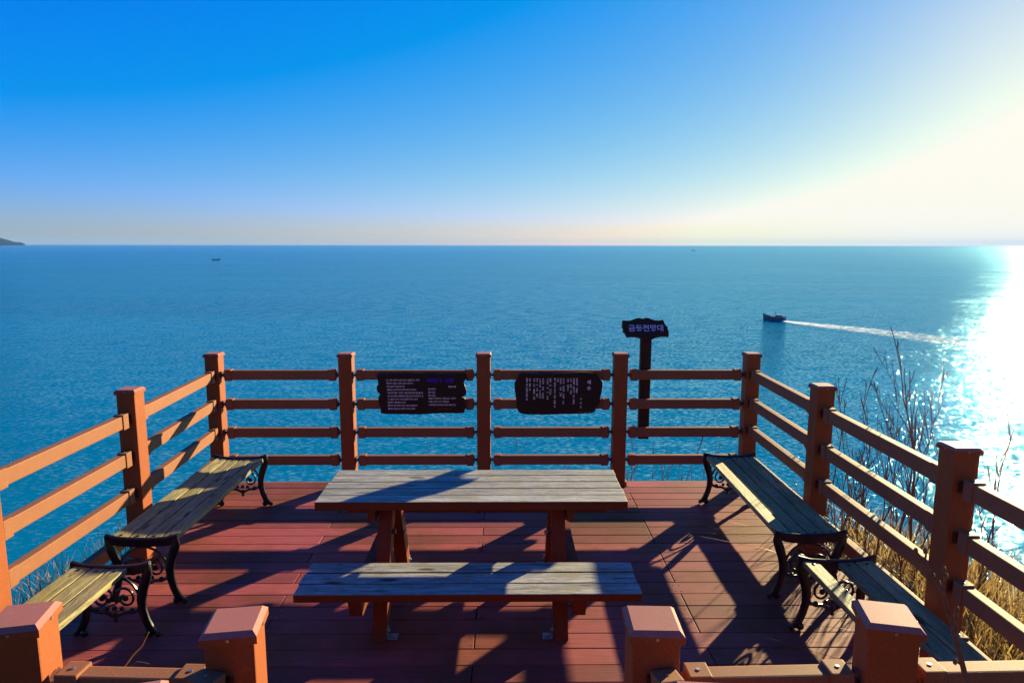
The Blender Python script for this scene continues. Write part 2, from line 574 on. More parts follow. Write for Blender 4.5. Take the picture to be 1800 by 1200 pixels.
def ground_z(x, y):
    z = -0.45
    bd = max(0, y - 6.1); z -= bd * (0.75 + 0.02 * bd)
    ld = max(0, -2.9 - x); z -= ld * 0.62
    rd = max(0, x - 2.6); z -= rd * 0.42 + 0.012 * rd * rd
    if y < 1.4:
        h = 1.4 - y
        z += h * 0.62 if h < 3 else 1.86 + (h - 3) * 0.75
        z += 0.3 * min(h, 1) * 0
    edge = max(0, max(-2.9 - x, x - 2.6, y - 6.1))
    z += hnoise(x, y) * min(1, edge + 0.15) * (1 + min(edge, 20) * .25)
    # the path down to the steps is cut into the hill
    if y < 1.6 and abs(x + 0.18) < 1.4:
        k = 1 - smooth(0.75, 1.4, abs(x + 0.18))
        pz = -0.3 + max(0, 1.3 - y) * 0.4
        z = z * (1 - k) + min(z, pz) * k
    return max(z, -26)


gx = np.concatenate([np.linspace(-150, -16, 24), np.linspace(-15, 15, 91), np.linspace(16, 150, 24)])
gy = np.concatenate([np.linspace(-90, -9, 16), np.linspace(-8, 16, 73), np.linspace(17, 60, 20)])
mb = MB()
vs = [(x, y, ground_z(x, y)) for y in gy for x in gx]
nx = len(gx)
fs = [(j * nx + i, j * nx + i + 1, (j + 1) * nx + i + 1, (j + 1) * nx + i) for j in range(len(gy) - 1) for i in range(nx - 1)]
mb.add(vs, fs)
tag(mb.build('hillside', M['ground'], smooth=True), kind='structure')

SEA_Z = -20.0
mb = MB()
S = 26000
mb.add([(-S, -S * .2, SEA_Z), (S, -S * .2, SEA_Z), (S, S, SEA_Z), (-S, S, SEA_Z)], [(0, 1, 2, 3)])
tag(mb.build('sea', M['sea']), kind='structure')

# far headland at the left edge of the view
mb = MB()
IY = 11500.0
prof = [(-11500, 0), (-11300, 110), (-10600, 160), (-9900, 175), (-9300, 180), (-8900, 168), (-8640, 148), (-8500, 118), (-8390, 84), (-8330, 66), (-8270, 58), (-8205, 55), (-8150, 34), (-8125, 0)]
rows = []
for k, (yy, s) in enumerate([(-120, 0.0), (-80, 0.5), (-30, 0.92), (40, 1.0), (300, 0.8), (600, 0.0)]):
    rows.append([(x * (IY + yy) / IY + (rng.random() - .5) * 20, IY + yy, SEA_Z - 2 + h * s) for x, h in prof])
vs = [p_ for r_ in rows for p_ in r_]
n = len(prof)
mb.add(vs, [(j * n + i, j * n + i + 1, (j + 1) * n + i + 1, (j + 1) * n + i) for j in range(len(rows) - 1) for i in range(n - 1)])
tag(mb.build('headland', M['island'], smooth=True), kind='structure')


# ------------------------------------------------------------------ deck
DECK_X0, DECK_X1 = -2.72, 2.36
mb = MB()
y = 6.0
row = 0
PW, GAP = 0.145, 0.006
while y - PW > 1.35:
    js = [-1.385, 1.12] if row % 2 == 0 else [-0.172]
    if row % 4 == 3:
        js = [-0.172, 1.12]
    xs = [DECK_X0] + js + [DECK_X1]
    for a, b in zip(xs[:-1], xs[1:]):
        mb.cur = rnd3()
        dz = rng.uniform(-.0012, .0012)
        mb.box(a + (.003 if a > DECK_X0 else 0), b - (.003 if b < DECK_X1 else 0), y - PW + GAP / 2, y - GAP / 2, -0.03 + dz, 0 + dz, c=0.0035)
    y -= PW
    row += 1
DECK_Y0 = y
deck = mb.build('deck_floor', M['deck'])
tag(deck, kind='structure')
# screws, joists and skirt under the boards
mb = MB()
for xj in (-1.385, -0.172, 1.12):
    k = 0
    yy = 6.0
    while yy - PW > 1.35:
        for dx in (-.018, .018):
            for dy in (.035, .11):
                cx, cy = xj + dx, yy - dy
                if rng.random() < .45:
                    mb.tube([(cx, cy, -0.002), (cx, cy, 0.0018)], 0.0032, 6)
        yy -= PW
sw = mb.build('deck_screws', M['galv'], deck); tag(sw, kind='stuff')
mb = MB()
for xj in (-2.66, -2.0, -1.385, -.78, -0.172, .47, 1.12, 1.75, 2.30):
    mb.box(xj - .03, xj + .03, DECK_Y0, 5.99, -0.15, -0.032)
mb.box(DECK_X0 - .02, DECK_X1 + .02, 6.0, 6.03, -0.2, -0.004)
mb.box(DECK_X0 - .03, DECK_X0 - .003, DECK_Y0, 5.999, -0.2, -0.004)
mb.box(DECK_X1 + .003, DECK_X1 + .03, DECK_Y0, 5.999, -0.2, -0.004)
for px in (-2.6, -1.4, 0, 1.4, 2.2):
    for py in (5.85, 3.8, 1.8):
        mb.box(px - .06, px + .06, py - .06, py + .06, ground_z(px, py) - .6, -0.155)
mb.build('deck_substructure', M['rail'], deck)

# steps that bring the path down to the deck
mb = MB()
for k in range(5):
    z1 = 0.15 * (k + 1)
    y1 = DECK_Y0 - 0.01 - 0.3 * k
    mb.cur = rnd3()
    mb.box(-0.76 - .03 * k, 0.40 + .01 * k, y1 - 0.30, y1, z1 - 0.03, z1, c=.004)
    mb.box(-0.74 - .03 * k, 0.38 + .01 * k, y1 - 0.28, y1 - .015, -0.5, z1 - 0.032)
mb.cur = rnd3()
tag(mb.build('stairs', M['deck']), kind='structure')


# ------------------------------------------------------------------ railings
POST_W, POST_H = 0.122, 1.236
RAIL_Z = (1.035, 0.765, 0.500, 0.238)
RAIL_H, RAIL_T = 0.086, 0.052


def post_part(parent, x, y, rot=0.0, z0=0.0, h=POST_H, skirt=True):
    """square post with chamfered edges, chamfered cap and base skirt"""
    mb = MB(); w = POST_W / 2; mb.cur = rnd3()
    mb.box(x - w, x + w, y - w, y + w, z0, z0 + h - 0.022, c=0.006, rot=rot, piv=(x, y, 0))
    if skirt:
        s = w + .014
        mb.box(x - s, x + s, y - s, y + s, z0 + 0.002, z0 + .045, c=0.008, rot=rot, piv=(x, y, 0))
    p_ = mb.build('post', M['post'], parent)
    mb = MB()
    s = w + 0.009
    t0, t1, t2 = z0 + h - 0.032, z0 + h - 0.012, z0 + h
    q = s - 0.012
    vs = []
    for hh, zc in ((s, t0), (s, t1), (q, t2)):
        vs += [(x - hh, y - hh, zc), (x + hh, y - hh, zc), (x + hh, y + hh, zc), (x - hh, y + hh, zc)]
    mr = Matrix.Rotation(rot, 4, 'Z'); pv = Vector((x, y, 0))
    vs = [mr @ (Vector(v) - pv) + pv for v in vs]
    fs = [(3, 2, 1, 0), (8, 9, 10, 11)]
    for b in (0, 4):
        fs += [(b + i, b + (i + 1) % 4, b + 4 + (i + 1) % 4, b + 4 + i) for i in range(4)]
    mb.add(vs, fs)
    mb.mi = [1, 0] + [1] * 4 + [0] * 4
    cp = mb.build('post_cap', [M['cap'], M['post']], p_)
    # small screw in the face of the cap
    for sgn in ((0, -1), (1, 0), (-1, 0)):
        mb = MB()
        c0 = mr @ Vector((sgn[0] * s, sgn[1] * s, 0)) + pv
        c1 = mr @ Vector((sgn[0] * (s + .002), sgn[1] * (s + .002), 0)) + pv
        mb.tube([(c0.x, c0.y, t0 + .014), (c1.x, c1.y, t0 + .014)], 0.0045, 8)
        mb.build('screw', M['galv'], p_)
    return p_


def rail_part(parent, a, b, z, za=None, gap=0.034):
    """one rail between the faces of two posts: bar, two end sleeves, threaded joint and bracket at each end"""
    A, B = Vector((a[0], a[1], 0)), Vector((b[0], b[1], 0))
    L0 = (B - A).length
    d = (B - A) / L0
    w = POST_W / 2
    za = z if za is None else za
    L = L0 - 2 * w
    ang = math.atan2(d.y, d.x)
    pitch = math.atan2(z - za, L0)
    mtx = Matrix.Translation(A + Vector((0, 0, za))) @ Matrix.Rotation(ang, 4, 'Z') @ Matrix.Rotation(-pitch, 4, 'Y')
    s0, s1 = w + gap, w + L - gap
    mb = MB(); mb.cur = rnd3()
    t, h = RAIL_T / 2, RAIL_H / 2
    mb.box(s0 + .055, s1 - .055, -t, t, -h, h, c=0.006, mtx=mtx)
    rl = mb.build('rail', M['rail'], parent)
    for e, (q0, q1) in enumerate(((s0, s0 + .062), (s1 - .062, s1))):
        mb = MB(); mb.cur = rnd3()
        mb.box(q0, q1, -t - .0065, t + .0065, -h - .008, h + .008, c=0.004, mtx=mtx)
        if e == 0:
            mb.box(q0 - .009, q0 + .002, -t + .004, t - .004, -h + .012, h - .012, c=0.003, mtx=mtx)
        else:
            mb.box(q1 - .002, q1 + .009, -t + .004, t - .004, -h + .012, h - .012, c=0.003, mtx=mtx)
        mb.build('end_sleeve', M['rail'], rl)
        mb = MB()
        qq = (q0 - .006, w + .002) if e == 0 else (q1 + .006, w + L - .002)
        mb.tube([mtx @ Vector((qq[0], 0, 0)), mtx @ Vector((qq[1], 0, 0))], .0085, 8)
        mid = (qq[0] + qq[1]) / 2
        mb.tube([mtx @ Vector((mid - .006, 0, 0)), mtx @ Vector((mid + .006, 0, 0))], .0155, 6)
        fx = w if e == 0 else w + L
        x0, x1 = (fx, fx + .004) if e == 0 else (fx - .004, fx)
        mb.box(x0, x1, -.036, .036, -.030, .030, c=0.001, mtx=mtx)
        sx = x1 if e == 0 else x0
        for yy_ in (-.026, .026):
            for z_ in (-.02, .02):
                mb.tube([mtx @ Vector((sx - .003, yy_, z_)), mtx @ Vector((sx + .003, yy_, z_))], .005, 6)
        mb.build('bracket', M['dark_steel'], rl)
        mb = MB()
        qm = (q0 + q1) / 2
        mb.tube([mtx @ Vector((qm, 0, h + .006)), mtx @ Vector((qm, 0, h + .0105))], .006, 8)
        mb.build('screw', M['galv'], rl)
    return rl


back = [(-2.621, 5.939), (-1.434, 5.939), (-0.195, 5.939), (1.044, 5.939), (2.237, 5.939)]
left = [(-2.545, 4.448), (-2.545, 3.10), (-2.52, 1.66)]
right = [(2.227, 4.554), (2.227, 3.134), (2.225, 1.66)]
GATE = dict(a=(-1.275, 1.645), b=(-0.705, 1.620), c=(0.386, 1.618), d=(1.015, 1.635))


def fence(pts, own, label, rots=None, grp='sections of the red-brown railing round the deck', zs=RAIL_Z):
    o = empty('railing', (0, 0, 0))
    tag(o, label, 'railing', grp)
    for i, q in enumerate(pts):
        if own[i]:
            post_part(o, q[0], q[1], (rots or [0] * 9)[i])
    for a, b in zip(pts[:-1], pts[1:]):
        for z in zs:
            rail_part(o, a, b, z)
    return o


fence(back, [1] * 5, 'long red-brown railing along the sea edge with five posts and the two plaques')
fence([back[0]] + left, [0, 1, 1, 1], 'left railing with sunlit orange rails behind the left benches', zs=(1.036, .775, .516, .25))
fence([back[4]] + right, [0, 1, 1, 1], 'right railing with shaded purple-brown rails behind the right benches', zs=(1.045, .785, .532, .262))
fence([left[2], GATE['a'], GATE['b']], [0, 1, 1], 'near railing at the left of the deck entrance', [0, R(12), R(8)])
fence([GATE['c'], GATE['d'], right[2]], [1, 1, 0], 'near railing at the right of the deck entrance beside the bare twig', [R(-2), R(-13), 0])


def stair_rail(p0, p1, p2, rot, label):
    o = empty('stair_railing', (0, 0, 0))
    tag(o, label, 'handrail', 'short railings beside the steps')
    post_part(o, p1[0], p1[1], rot, z0=0.15, h=POST_H - .15)
    post_part(o, p2[0], p2[1], rot, z0=0.6, h=POST_H - .06)
    for z in RAIL_Z[:3]:
        rail_part(o, p0, p1, z + .085, z + .045, gap=.02)
    for z in RAIL_Z[:3]:
        rail_part(o, p1, p2, z + .50, z + .10)
    return o


stair_rail(GATE['b'], (-0.812, 1.305), (-0.95, 0.05), R(14), 'short handrail post left of the steps at the bottom edge')
stair_rail(GATE['c'], (0.437, 1.300), (0.56, 0.05), R(-5), 'short handrail post right of the steps at the bottom edge')


# ------------------------------------------------------------------ picnic table
def picnic_table():
    X0, X1 = -1.094, 0.708
    cx, cy = -0.193, 3.935
    o = empty('picnic_table', (cx, cy, 0))
    tag(o, 'weathered grey picnic table with attached benches in the middle of the deck', 'picnic table')
    hx = (X1 - X0) / 2
    def slab(name, y0, y1, n, z1, th, ends):
        mb = MB(); w = (y1 - y0) / n
        for i in range(n):
            mb.cur = rnd3(); mb.m = 1
            e0, e1 = rng.uniform(-.006, .006), rng.uniform(-.006, .006)
            dz = rng.uniform(-.0015, .0015)
            mb.box(-hx + e0, hx + e1, y0 + i * w + .003, y0 + (i + 1) * w - .003, z1 - th + dz, z1 + dz, c=.0045, top_m=0)
        return mb.build(name, [M['table_top'], M['table_side']], o)
    top = slab('table_top', 3.653 - cy, 4.217 - cy, 5, .739, .052, 0)
    b1 = slab('bench_seat', 3.211 - cy, 3.563 - cy, 3, .419, .043, 0)
    b2 = slab('bench_seat', 4.377 - cy, 4.729 - cy, 3, .419, .043, 0)
    # battens under the top and the seats
    for bx in (-.585, 0.0, .575):
        mb = MB()
        mb.box(bx - .022, bx + .022, -.235, .235, .739 - .052 - (.085 if bx else .03), .739 - .053, c=.004)
        mb.build('batten', M['table_side'], o)
    for yy_ in (-.548, .618):
        mb = MB()
        mb.box(-.022, .022, yy_ - .13, yy_ + .13, .350, .3755, c=.003)
        mb.build('batten', M['table_side'], o)
    for sx, bx in ((-.515, -.592), (.507, .584)):
        # crossbeam that carries both seats, ends cut on the slant
        mb = MB()
        pts = [(-.70, .375), (.77, .375), (.725, .262), (-.655, .262)]
        mt_ = Matrix.Translation((bx, 0, 0)) @ Matrix.Rotation(R(90), 4, 'Z')
        mb.prism(pts, -.034, .034, mt_)
        mb.build('crossbeam', M['table_side'], o)
        for sy_ in (-1, 1):
            mb = MB()
            yt, yb = -.10 * -sy_, sy_ * .455
            pts = [(sy_ * .085 - .055, .686), (sy_ * .085 + .055, .686), (sy_ * .43 + .055, .004), (sy_ * .43 - .055, .004)]
            ox = 0.0 if sy_ < 0 else (.003)
            mt_ = Matrix.Translation((sx + ox, 0, 0)) @ Matrix.Rotation(R(90), 4, 'Z')
            mb.prism(pts, -.040, .040, mt_)
            mb.build('leg', M['table_side'], o)
            # angle bracket and bolt at the foot
            mb = MB()
            fy = sy_ * .43
            s_ = 1 if sx < 0 else -1
            xa, xb = sorted((sx + s_ * .041, sx + s_ * .045))
            mb.box(xa, xb, fy - .03, fy + .03, .004, .062, c=.001)
            xa, xb = sorted((sx + s_ * .0455, sx + s_ * .10))
            mb.box(xa, xb, fy - .03, fy + .03, .001, .006, c=.001)
            mb.ball((sx + s_ * .05, fy, .042), .011, seg=6, rings=4)
            mb.ball((sx + s_ * .075, fy, .011), .009, seg=6, rings=4)
            mb.build('foot_bracket', M['galv'], o)
        mb = MB()
        for yy_ in (-.3, .3):
            s_ = 1 if sx < 0 else -1
            mb.tube([(sx + s_ * .038, yy_ * .75, .33), (sx + s_ * .056, yy_ * .75, .33)], .014, 6)
        mb.build('bolt', M['galv'], o)
        mb = MB()
        mb.tube([(sx + (.04 if sx < 0 else -.04) , -.18, .52), (sx + (.06 if sx < 0 else -.06), -.18, .52)], .016, 6)
        mb.build('bolt', M['dark_steel'], o)
    return o


picnic_table()


# ------------------------------------------------------------------ iron-legged benches
def bench(name, label, loc, rz, slats, L=1.56):
    o = empty(name, (loc[0], loc[1], 0), rz)
    tag(o, label, 'bench', 'iron-legged slatted benches along the railings')
    W2 = .212
    n = 4
    sw = (2 * W2 - .02) / n
    def dip(x):
        return .432 - .016 * (1 - (x / W2) ** 2)
    for i in slats:
        x0 = -W2 + .010 + i * sw + .005
        x1 = x0 + sw - .010
        xm = (x0 + x1) / 2
        z = dip(xm)
        til = math.atan(.032 * xm / W2 ** 2)
        mb = MB(); mb.cur = rnd3()
        mt_ = Matrix.Translation((xm, 0, z)) @ Matrix.Rotation(-til, 4, 'Y')
        mb.box(-(x1 - x0) / 2, (x1 - x0) / 2, -L / 2 + .012, L / 2 - .012, -.032, 0, c=.004, mtx=mt_)
        sl = mb.build('slat', M['bench_wood'], o)
        mb = MB()
        for yy_ in (-L / 2 + .05, L / 2 - .05):
            mb.ball((xm, yy_, z + .001), .011, (1, 1, .45), 8, 4)
        mb.build('bolt', M['iron'], sl, smooth=True)
    for e in (-1, 1):
        mb = MB()
        ye = e * (L / 2 - .002)
        # curved lip / seat bearer: flat bar profile in XZ
        K = 14
        up, lo = [], []
        for k in range(K + 1):
            x = -W2 - .008 + (2 * W2 + .016) * k / K
            u = abs(x) / W2
            zt = dip(max(-W2, min(W2, x))) + .012 + .010 * max(0, u - .75) * 4
            zt -= .010; up.append((x, zt)); lo.append((x, zt - .044))
        pts = up + lo[::-1]
        mb.prism(pts[::-1], ye - .013, ye + .013)
        mb.tube([(x, ye, z_ - .002) for x, z_ in up], .0135, 8)
        fr = mb.build('end_frame', M['iron'], o, smooth=True)
        for s in (-1, 1):
            mb = MB()
            # cabriole leg
            path = [(.205, .425), (.203, .388), (.188, .345), (.168, .285), (.156, .225), (.158, .165), (.172, .105), (.192, .055), (.214, .026), (.232, .022)]
            rad = [.018, .027, .030, .028, .026, .024, .023, .024, .020, .012]
            mb.tube([(s * x, ye, z_) for x, z_ in path], rad, 8, sq=.72)
            mb.ball((s * .183, ye - e * .004, .024), .024, (1, .8, 1))
            mb.ball((s * .232, ye, .018), .017, (1, .9, 1))
            mb.build('leg', M['iron'], o, smooth=True)
        # scroll ornament between the legs
        mb = MB()
        arc = [(.150 * math.cos(t), .205 + .165 * math.sin(t)) for t in np.linspace(R(-8), R(188), 22)]
        mb.tube([(x, ye, z_) for x, z_ in arc], .0075, 6)
        for s in (-1, 1):
            sp_ = []
            for t in np.linspace(0, 2.4 * math.pi, 30):
                rr = .064 * (1 - t / (3.4 * math.pi))
                sp_.append((s * (.066 + rr * math.cos(math.pi - t)), ye, .232 + rr * math.sin(math.pi - t) * 1.1))
            mb.tube(sp_, .0072, 6)
            mb.ball((s * .066, ye, .232), .019, (1, .6, 1), 7, 4)
            sw_ = [(s * .152, ye, .205), (s * .135, ye, .168), (s * .100, ye, .150), (s * .060, ye, .150), (s * .025, ye, .135), (0, ye, .118)]
            mb.tube(sw_, [.012, .012, .011, .011, .011, .011], 6)
            mb.ball((s * .100, ye, .160), .017, (1, .7, 1), 7, 4)
            mb.ball((s * .042, ye, .170), .015, (1, .7, 1), 7, 4)
        mb.ball((0, ye, .128), .020, (1, .8, 1), 7, 4)
        mb.ball((0, ye, .098), .013, (1, .8, 1), 7, 4)
        mb.ball((0, ye, .172), .016, (1, .8, 1), 7, 4)
        mb.build('scroll_ornament', M['iron'], o, smooth=True)
    return o


bench('bench', 'complete mossy slatted bench at the far left corner', (-2.222, 4.655), R(0.2), [0, 1, 2, 3])
bench('bench', 'nearer left bench, missing the slat on its deck side', (-2.212, 2.745), R(-0.8), [0, 1, 2])
bench('bench', 'complete slatted bench at the far right corner under the railing', (1.902, 4.680), R(-.6), [0, 1, 2, 3])
bench('bench', 'nearer right bench with a gap where its second slat is missing', (1.890, 2.785), R(0.2), [0, 2, 3])


# ------------------------------------------------------------------ signs
def text_mesh(parent, name, body, size, mtl, mtx, align='LEFT', extrude=.0012, shear=0.0, width=None, bold=0.0):
    cu = bpy.data.curves.new('t', 'FONT')
    cu.body = body
    cu.size = size
    cu.align_x = align
    cu.extrude = extrude
    cu.offset = bold
    cu.resolution_u = 1
    return bpy.data.objects.new('t', cu), width, mtx


TEXTS = []


def join_meshes(name, items, mtl, parent):
    """lettering mesh of one sign; its glyphs are filled in by fill_texts() below"""
    out = bpy.data.meshes.new(name)
    out.materials.append(mtl)
    ob = bpy.data.objects.new(name, out)
    COL.objects.link(ob); ob.parent = parent
    TEXTS.append((out, items))
    return ob


def fill_texts():
    for _, items in TEXTS:
        for ob, w, mx in items:
            COL.objects.link(ob)
    dg = bpy.context.evaluated_depsgraph_get()
    got = [[bpy.data.meshes.new_from_object(ob.evaluated_get(dg)) for ob, w, mx in items] for _, items in TEXTS]
    for (out, items), ms in zip(TEXTS, got):
        bm = bmesh.new()
        for me, (ob, width, mtx) in zip(ms, items):
            if width and len(me.vertices):
                xs = [v.co.x for v in me.vertices]
                mn = min(xs); k = width / max(1e-6, max(xs) - mn)
                for v in me.vertices:
                    v.co.x = (v.co.x - mn) * k
            me.transform(mtx)
            bm.from_mesh(me)
            bpy.data.meshes.remove(me)
        bm.to_mesh(out); bm.free()
        out.polygons.foreach_set('material_index', [0] * len(out.polygons))
        out.update()
    for _, items in TEXTS:
        for ob, w, mx in items:
            bpy.data.objects.remove(ob)


FACE = Matrix.Rotation(R(90), 4, 'X')      # text plane XY -> XZ, facing -Y


def outline(px, ox, oy, sc, x0, z0, k):
    return [((ox + a / sc - x0) * k, (z0 - (oy + b / sc)) * k) for a, b in px]


def curve_loop(pts, sub=3):
    """Catmull-Rom through the points for a soft hand-cut outline"""
    n = len(pts); out = []
    for i in range(n):
        p0, p1, p2, p3 = [Vector(pts[(i + j - 1) % n]) for j in range(4)]
        for s in range(sub):
            t = s / sub
            q = 0.5 * ((2 * p1) + (-p0 + p2) * t + (2 * p0 - 5 * p1 + 4 * p2 - p3) * t * t + (-p0 + 3 * p1 - 3 * p2 + p3) * t ** 3)
            out.append((q.x, q.y))
    return out


KP = 0.005035       # metres per photo pixel on the plaques' plane
SY = 5.872          # front face of the plaques

# plaque 1
o1 = empty('poem_plaque', (-0.752, SY, 0.876))
tag(o1, 'ragged-edged dark wooden plaque with blue title on the back railing', 'plaque', 'poem plaques on the back railing')
P1 = [(130, 150), (300, 142), (500, 150), (640, 138), (780, 130), (1000, 142), (1150, 132), (1300, 150), (1420, 142), (1520, 150), (1545, 220), (1505, 290), (1528, 360), (1545, 440), (1532, 500), (1480, 530), (1530, 565), (1512, 690), (1515, 765), (1470, 795), (1230, 793), (1000, 800), (780, 814), (480, 808), (200, 803), (165, 770), (160, 690), (138, 640), (128, 540), (155, 480), (112, 430), (110, 350), (133, 320), (122, 210)]
# plaque centre in photo px: (650+830/9, 640+470/9)
cx1, cz1 = 650 + 826 / 9, 640 + 470 / 9
pl = curve_loop(outline(P1, 650, 640, 9, cx1, cz1, KP))
mb = MB(); mb.cur = rnd3()
mb.prism(pl, 0, .030)
mb.build('board', M['plaque'], o1)
lines_l = ['난 그대 사랑이 없어지고 살겠다고 하지', '해마다 같은 길목 앞에 서성이', '바람 불고 하늘 맑으면', '햇살은 눈부시게 반짝 바다 위에서', '가끔 밤 바람 가르며 너를 부르리라 했었는데', '나는 늘 바람에 흔들리는 꽃잎 앞에 머무르고 싶', '그 섬에 다시 너와 함께 하고 싶다', '파란만 나를 품고 있다', '별마저 숨어버린 깊은 밤엔 눈물까지', '흘러서 춤추는 바다가 되어 있다']
wl_ = [535, 425, 290, 470, 575, 575, 490, 290, 470, 435]
ms = []
for i, (t, w) in enumerate(zip(lines_l, wl_)):
    px_, py_ = 262 + i * 2.5, 262 + i * 52
    mtx = Matrix.Translation(((650 + px_ / 9 - cx1) * KP, -.0005, (cz1 - (640 + py_ / 9)) * KP)) @ FACE
    ms.append(text_mesh(o1, 't', t, .0185, M['ink_pale'], mtx, width=w / 9 * KP, bold=.0003))
lines_r = [(930, 408, '숨이막혀', 120), (930, 460, '굽은 길도', 120), (930, 512, '쉬는 길도', 120), (938, 562, '물결이 싸한하고 구름 같은 사랑아', 440), (938, 615, '처음 사랑 그가 하얗게', 320), (938, 668, '나비처럼 바다에서 파도 쓸려나간', 440)]
for px_, py_, t, w in lines_r:
    mtx = Matrix.Translation(((650 + px_ / 9 - cx1) * KP, -.0005, (cz1 - (640 + py_ / 9)) * KP)) @ FACE
    ms.append(text_mesh(o1, 't', t, .0185, M['ink_pale'], mtx, width=w / 9 * KP, bold=.0003))
mtx = Matrix.Translation(((650 + 1255 / 9 - cx1) * KP, -.0005, (cz1 - (640 + 372 / 9)) * KP)) @ FACE
ms.append(text_mesh(o1, 't', '백미경', .02, M['ink_pale'], mtx, width=125 / 9 * KP, bold=.0004))
join_meshes('poem_lines', ms, M['ink_pale'], o1)
mtx = Matrix.Translation(((650 + 918 / 9 - cx1) * KP, -.0005, (cz1 - (640 + 288 / 9)) * KP)) @ FACE
join_meshes('title_lettering', [text_mesh(o1, 't', '바닷가 사랑', .044, M['ink_blue'], mtx, width=430 / 9 * KP, bold=.001)], M['ink_blue'], o1)
mtx = Matrix.Translation(((650 + 1080 / 9 - cx1) * KP, -.0005, (cz1 - (640 + 738 / 9)) * KP)) @ FACE
join_meshes('footer_lettering', [text_mesh(o1, 't', '시화 걸린 길', .02, M['ink_rust'], mtx, width=215 / 9 * KP)], M['ink_rust'], o1)

# plaque 2: columns of writing
o2 = empty('poem_plaque', (0.480, SY, 0.876))
tag(o2, 'rounded dark wooden plaque with upright columns of writing on the back railing', 'plaque', 'poem plaques on the back railing')
P2 = [(225, 145), (380, 132), (600, 138), (800, 134), (1000, 130), (1200, 122), (1400, 135), (1460, 180), (1500, 245), (1535, 290), (1530, 420), (1508, 530), (1495, 630), (1440, 700), (1415, 775), (1300, 800), (1100, 806), (800, 815), (500, 820), (250, 806), (170, 742), (152, 600), (133, 480), (118, 330), (135, 270), (172, 230), (190, 185)]
cx2, cz2 = 890 + 828 / 9, 640 + 470 / 9
pl = curve_loop(outline(P2, 890, 640, 9, cx2, cz2, KP))
mb = MB(); mb.cur = rnd3()
mb.prism(pl, 0, .030)
mb.build('board', M['plaque'], o2)
cols = [(325, 220, 580, '정말로 나는 바다를 본다면 들'), (372, 220, 420, '안녕 몸을 들'), (440, 220, 575, '이제 다시 별들이 되리'), (490, 220, 535, '해와 나 산과 들아'), (538, 220, 555, '누군가를 기다리며'), (585, 220, 555, '등대로 바로 본다면'), (658, 220, 575, '사랑한 내 이 하루'), (703, 220, 490, '별들 달 너이들'), (775, 220, 700, '별과 빛으로 향하는 것들 있다면 들'), (822, 220, 285, '어찌'), (868, 220, 520, '바로요 노을 너울'), (915, 220, 650, '나는요 바람결 나부껴 나도'), (985, 220, 430, '안녕 별과도'), (1033, 220, 475, '나와 바람 아들'), (1080, 220, 650, '산에들에 갈매기와 나는 철새도'), (1128, 220, 470, '방패연의 연줄도')]
ms = []
for px_, y0_, y1_, t in cols:
    step = (y1_ - y0_) / len(t)
    for j, ch in enumerate(t):
        if ch == ' ':
            continue
        py_ = y0_ + (j + .85) * step
        mtx = Matrix.Translation(((890 + (px_ - 20) / 9 - cx2) * KP, -.0005, (cz2 - (640 + py_ / 9)) * KP)) @ FACE
        ms.append(text_mesh(o2, 't', ch, .0185, M['ink_pale'], mtx, width=.0165, bold=.0003))
for px_, py_, ch, s in ((1195, 575, '이', .022), (1195, 645, '생', .022), (1195, 710, '진', .022)):
    mtx = Matrix.Translation(((890 + (px_ - 22) / 9 - cx2) * KP, -.0005, (cz2 - (640 + py_ / 9)) * KP)) @ FACE
    ms.append(text_mesh(o2, 't', ch, s, M['ink_pale'], mtx, bold=.0003))
for py_, ch in ((312, '세'), (412, '수')):
    mtx = Matrix.Translation(((890 + 1285 / 9 - cx2) * KP, -.0005, (cz2 - (640 + py_ / 9)) * KP)) @ FACE
    ms.append(text_mesh(o2, 't', ch, .042, M['ink_pale'], mtx, bold=.0008))
join_meshes('poem_lines', ms, M['ink_pale'], o2)
mtx = Matrix.Translation(((890 + 1150 / 9 - cx2) * KP, -.0005, (cz2 - (640 + 782 / 9)) * KP)) @ FACE
join_meshes('footer_lettering', [text_mesh(o2, 't', '시 쓰는 바닷가 마을', .016, M['ink_gold'], mtx, width=215 / 9 * KP)], M['ink_gold'], o2)

# name board on a post behind the railing
o3 = empty('name_sign', (1.283, 6.005, 0))
tag(o3, 'dark scalloped name board on a post behind the back railing', 'sign')
mb = MB(); mb.cur = rnd3()
mb.box(-.049, .049, -.030, .030, .42, 1.40, c=.004)
mb.build('sign_post', M['sign_post'], o3)
P3 = [(275, 240), (330, 248), (420, 245), (490, 225), (560, 200), (620, 192), (690, 210), (760, 192), (830, 200), (900, 232), (960, 245), (1040, 248), (1125, 242), (1140, 300), (1165, 350), (1200, 385), (1205, 410), (1190, 430), (1215, 455), (1212, 540), (1205, 590), (1180, 575), (1080, 575), (1000, 585), (920, 610), (860, 632), (790, 622), (730, 636), (660, 626), (600, 595), (520, 578), (430, 575), (355, 580), (335, 560), (310, 500), (275, 465), (268, 440), (285, 415), (265, 380), (262, 330), (272, 290)]
tilt = Matrix.Translation((-.018, -.055, 1.455)) @ Matrix.Rotation(R(4), 4, 'Z') @ Matrix.Rotation(R(-24), 4, 'X')
k3 = 1 / 12 * .00524
pl = curve_loop([((a - 740) * k3, (412 - b) * k3 * 1.02) for a, b in P3], 2)
mb = MB(); mb.cur = rnd3()
mb.prism(pl, -.012, .030, tilt)
mb.build('board', M['sign_post'], o3)
mb = MB()
inner = [(x * .93, z_ * .88) for x, z_ in pl]
mb.tube([tilt @ Vector((x, -.0135, z_)) for x, z_ in inner + inner[:1]], .0028, 5)
mb.build('carved_border', M['sign_post'], o3)
mtx = tilt @ Matrix.Translation((-.158, -.0125, -.024)) @ FACE
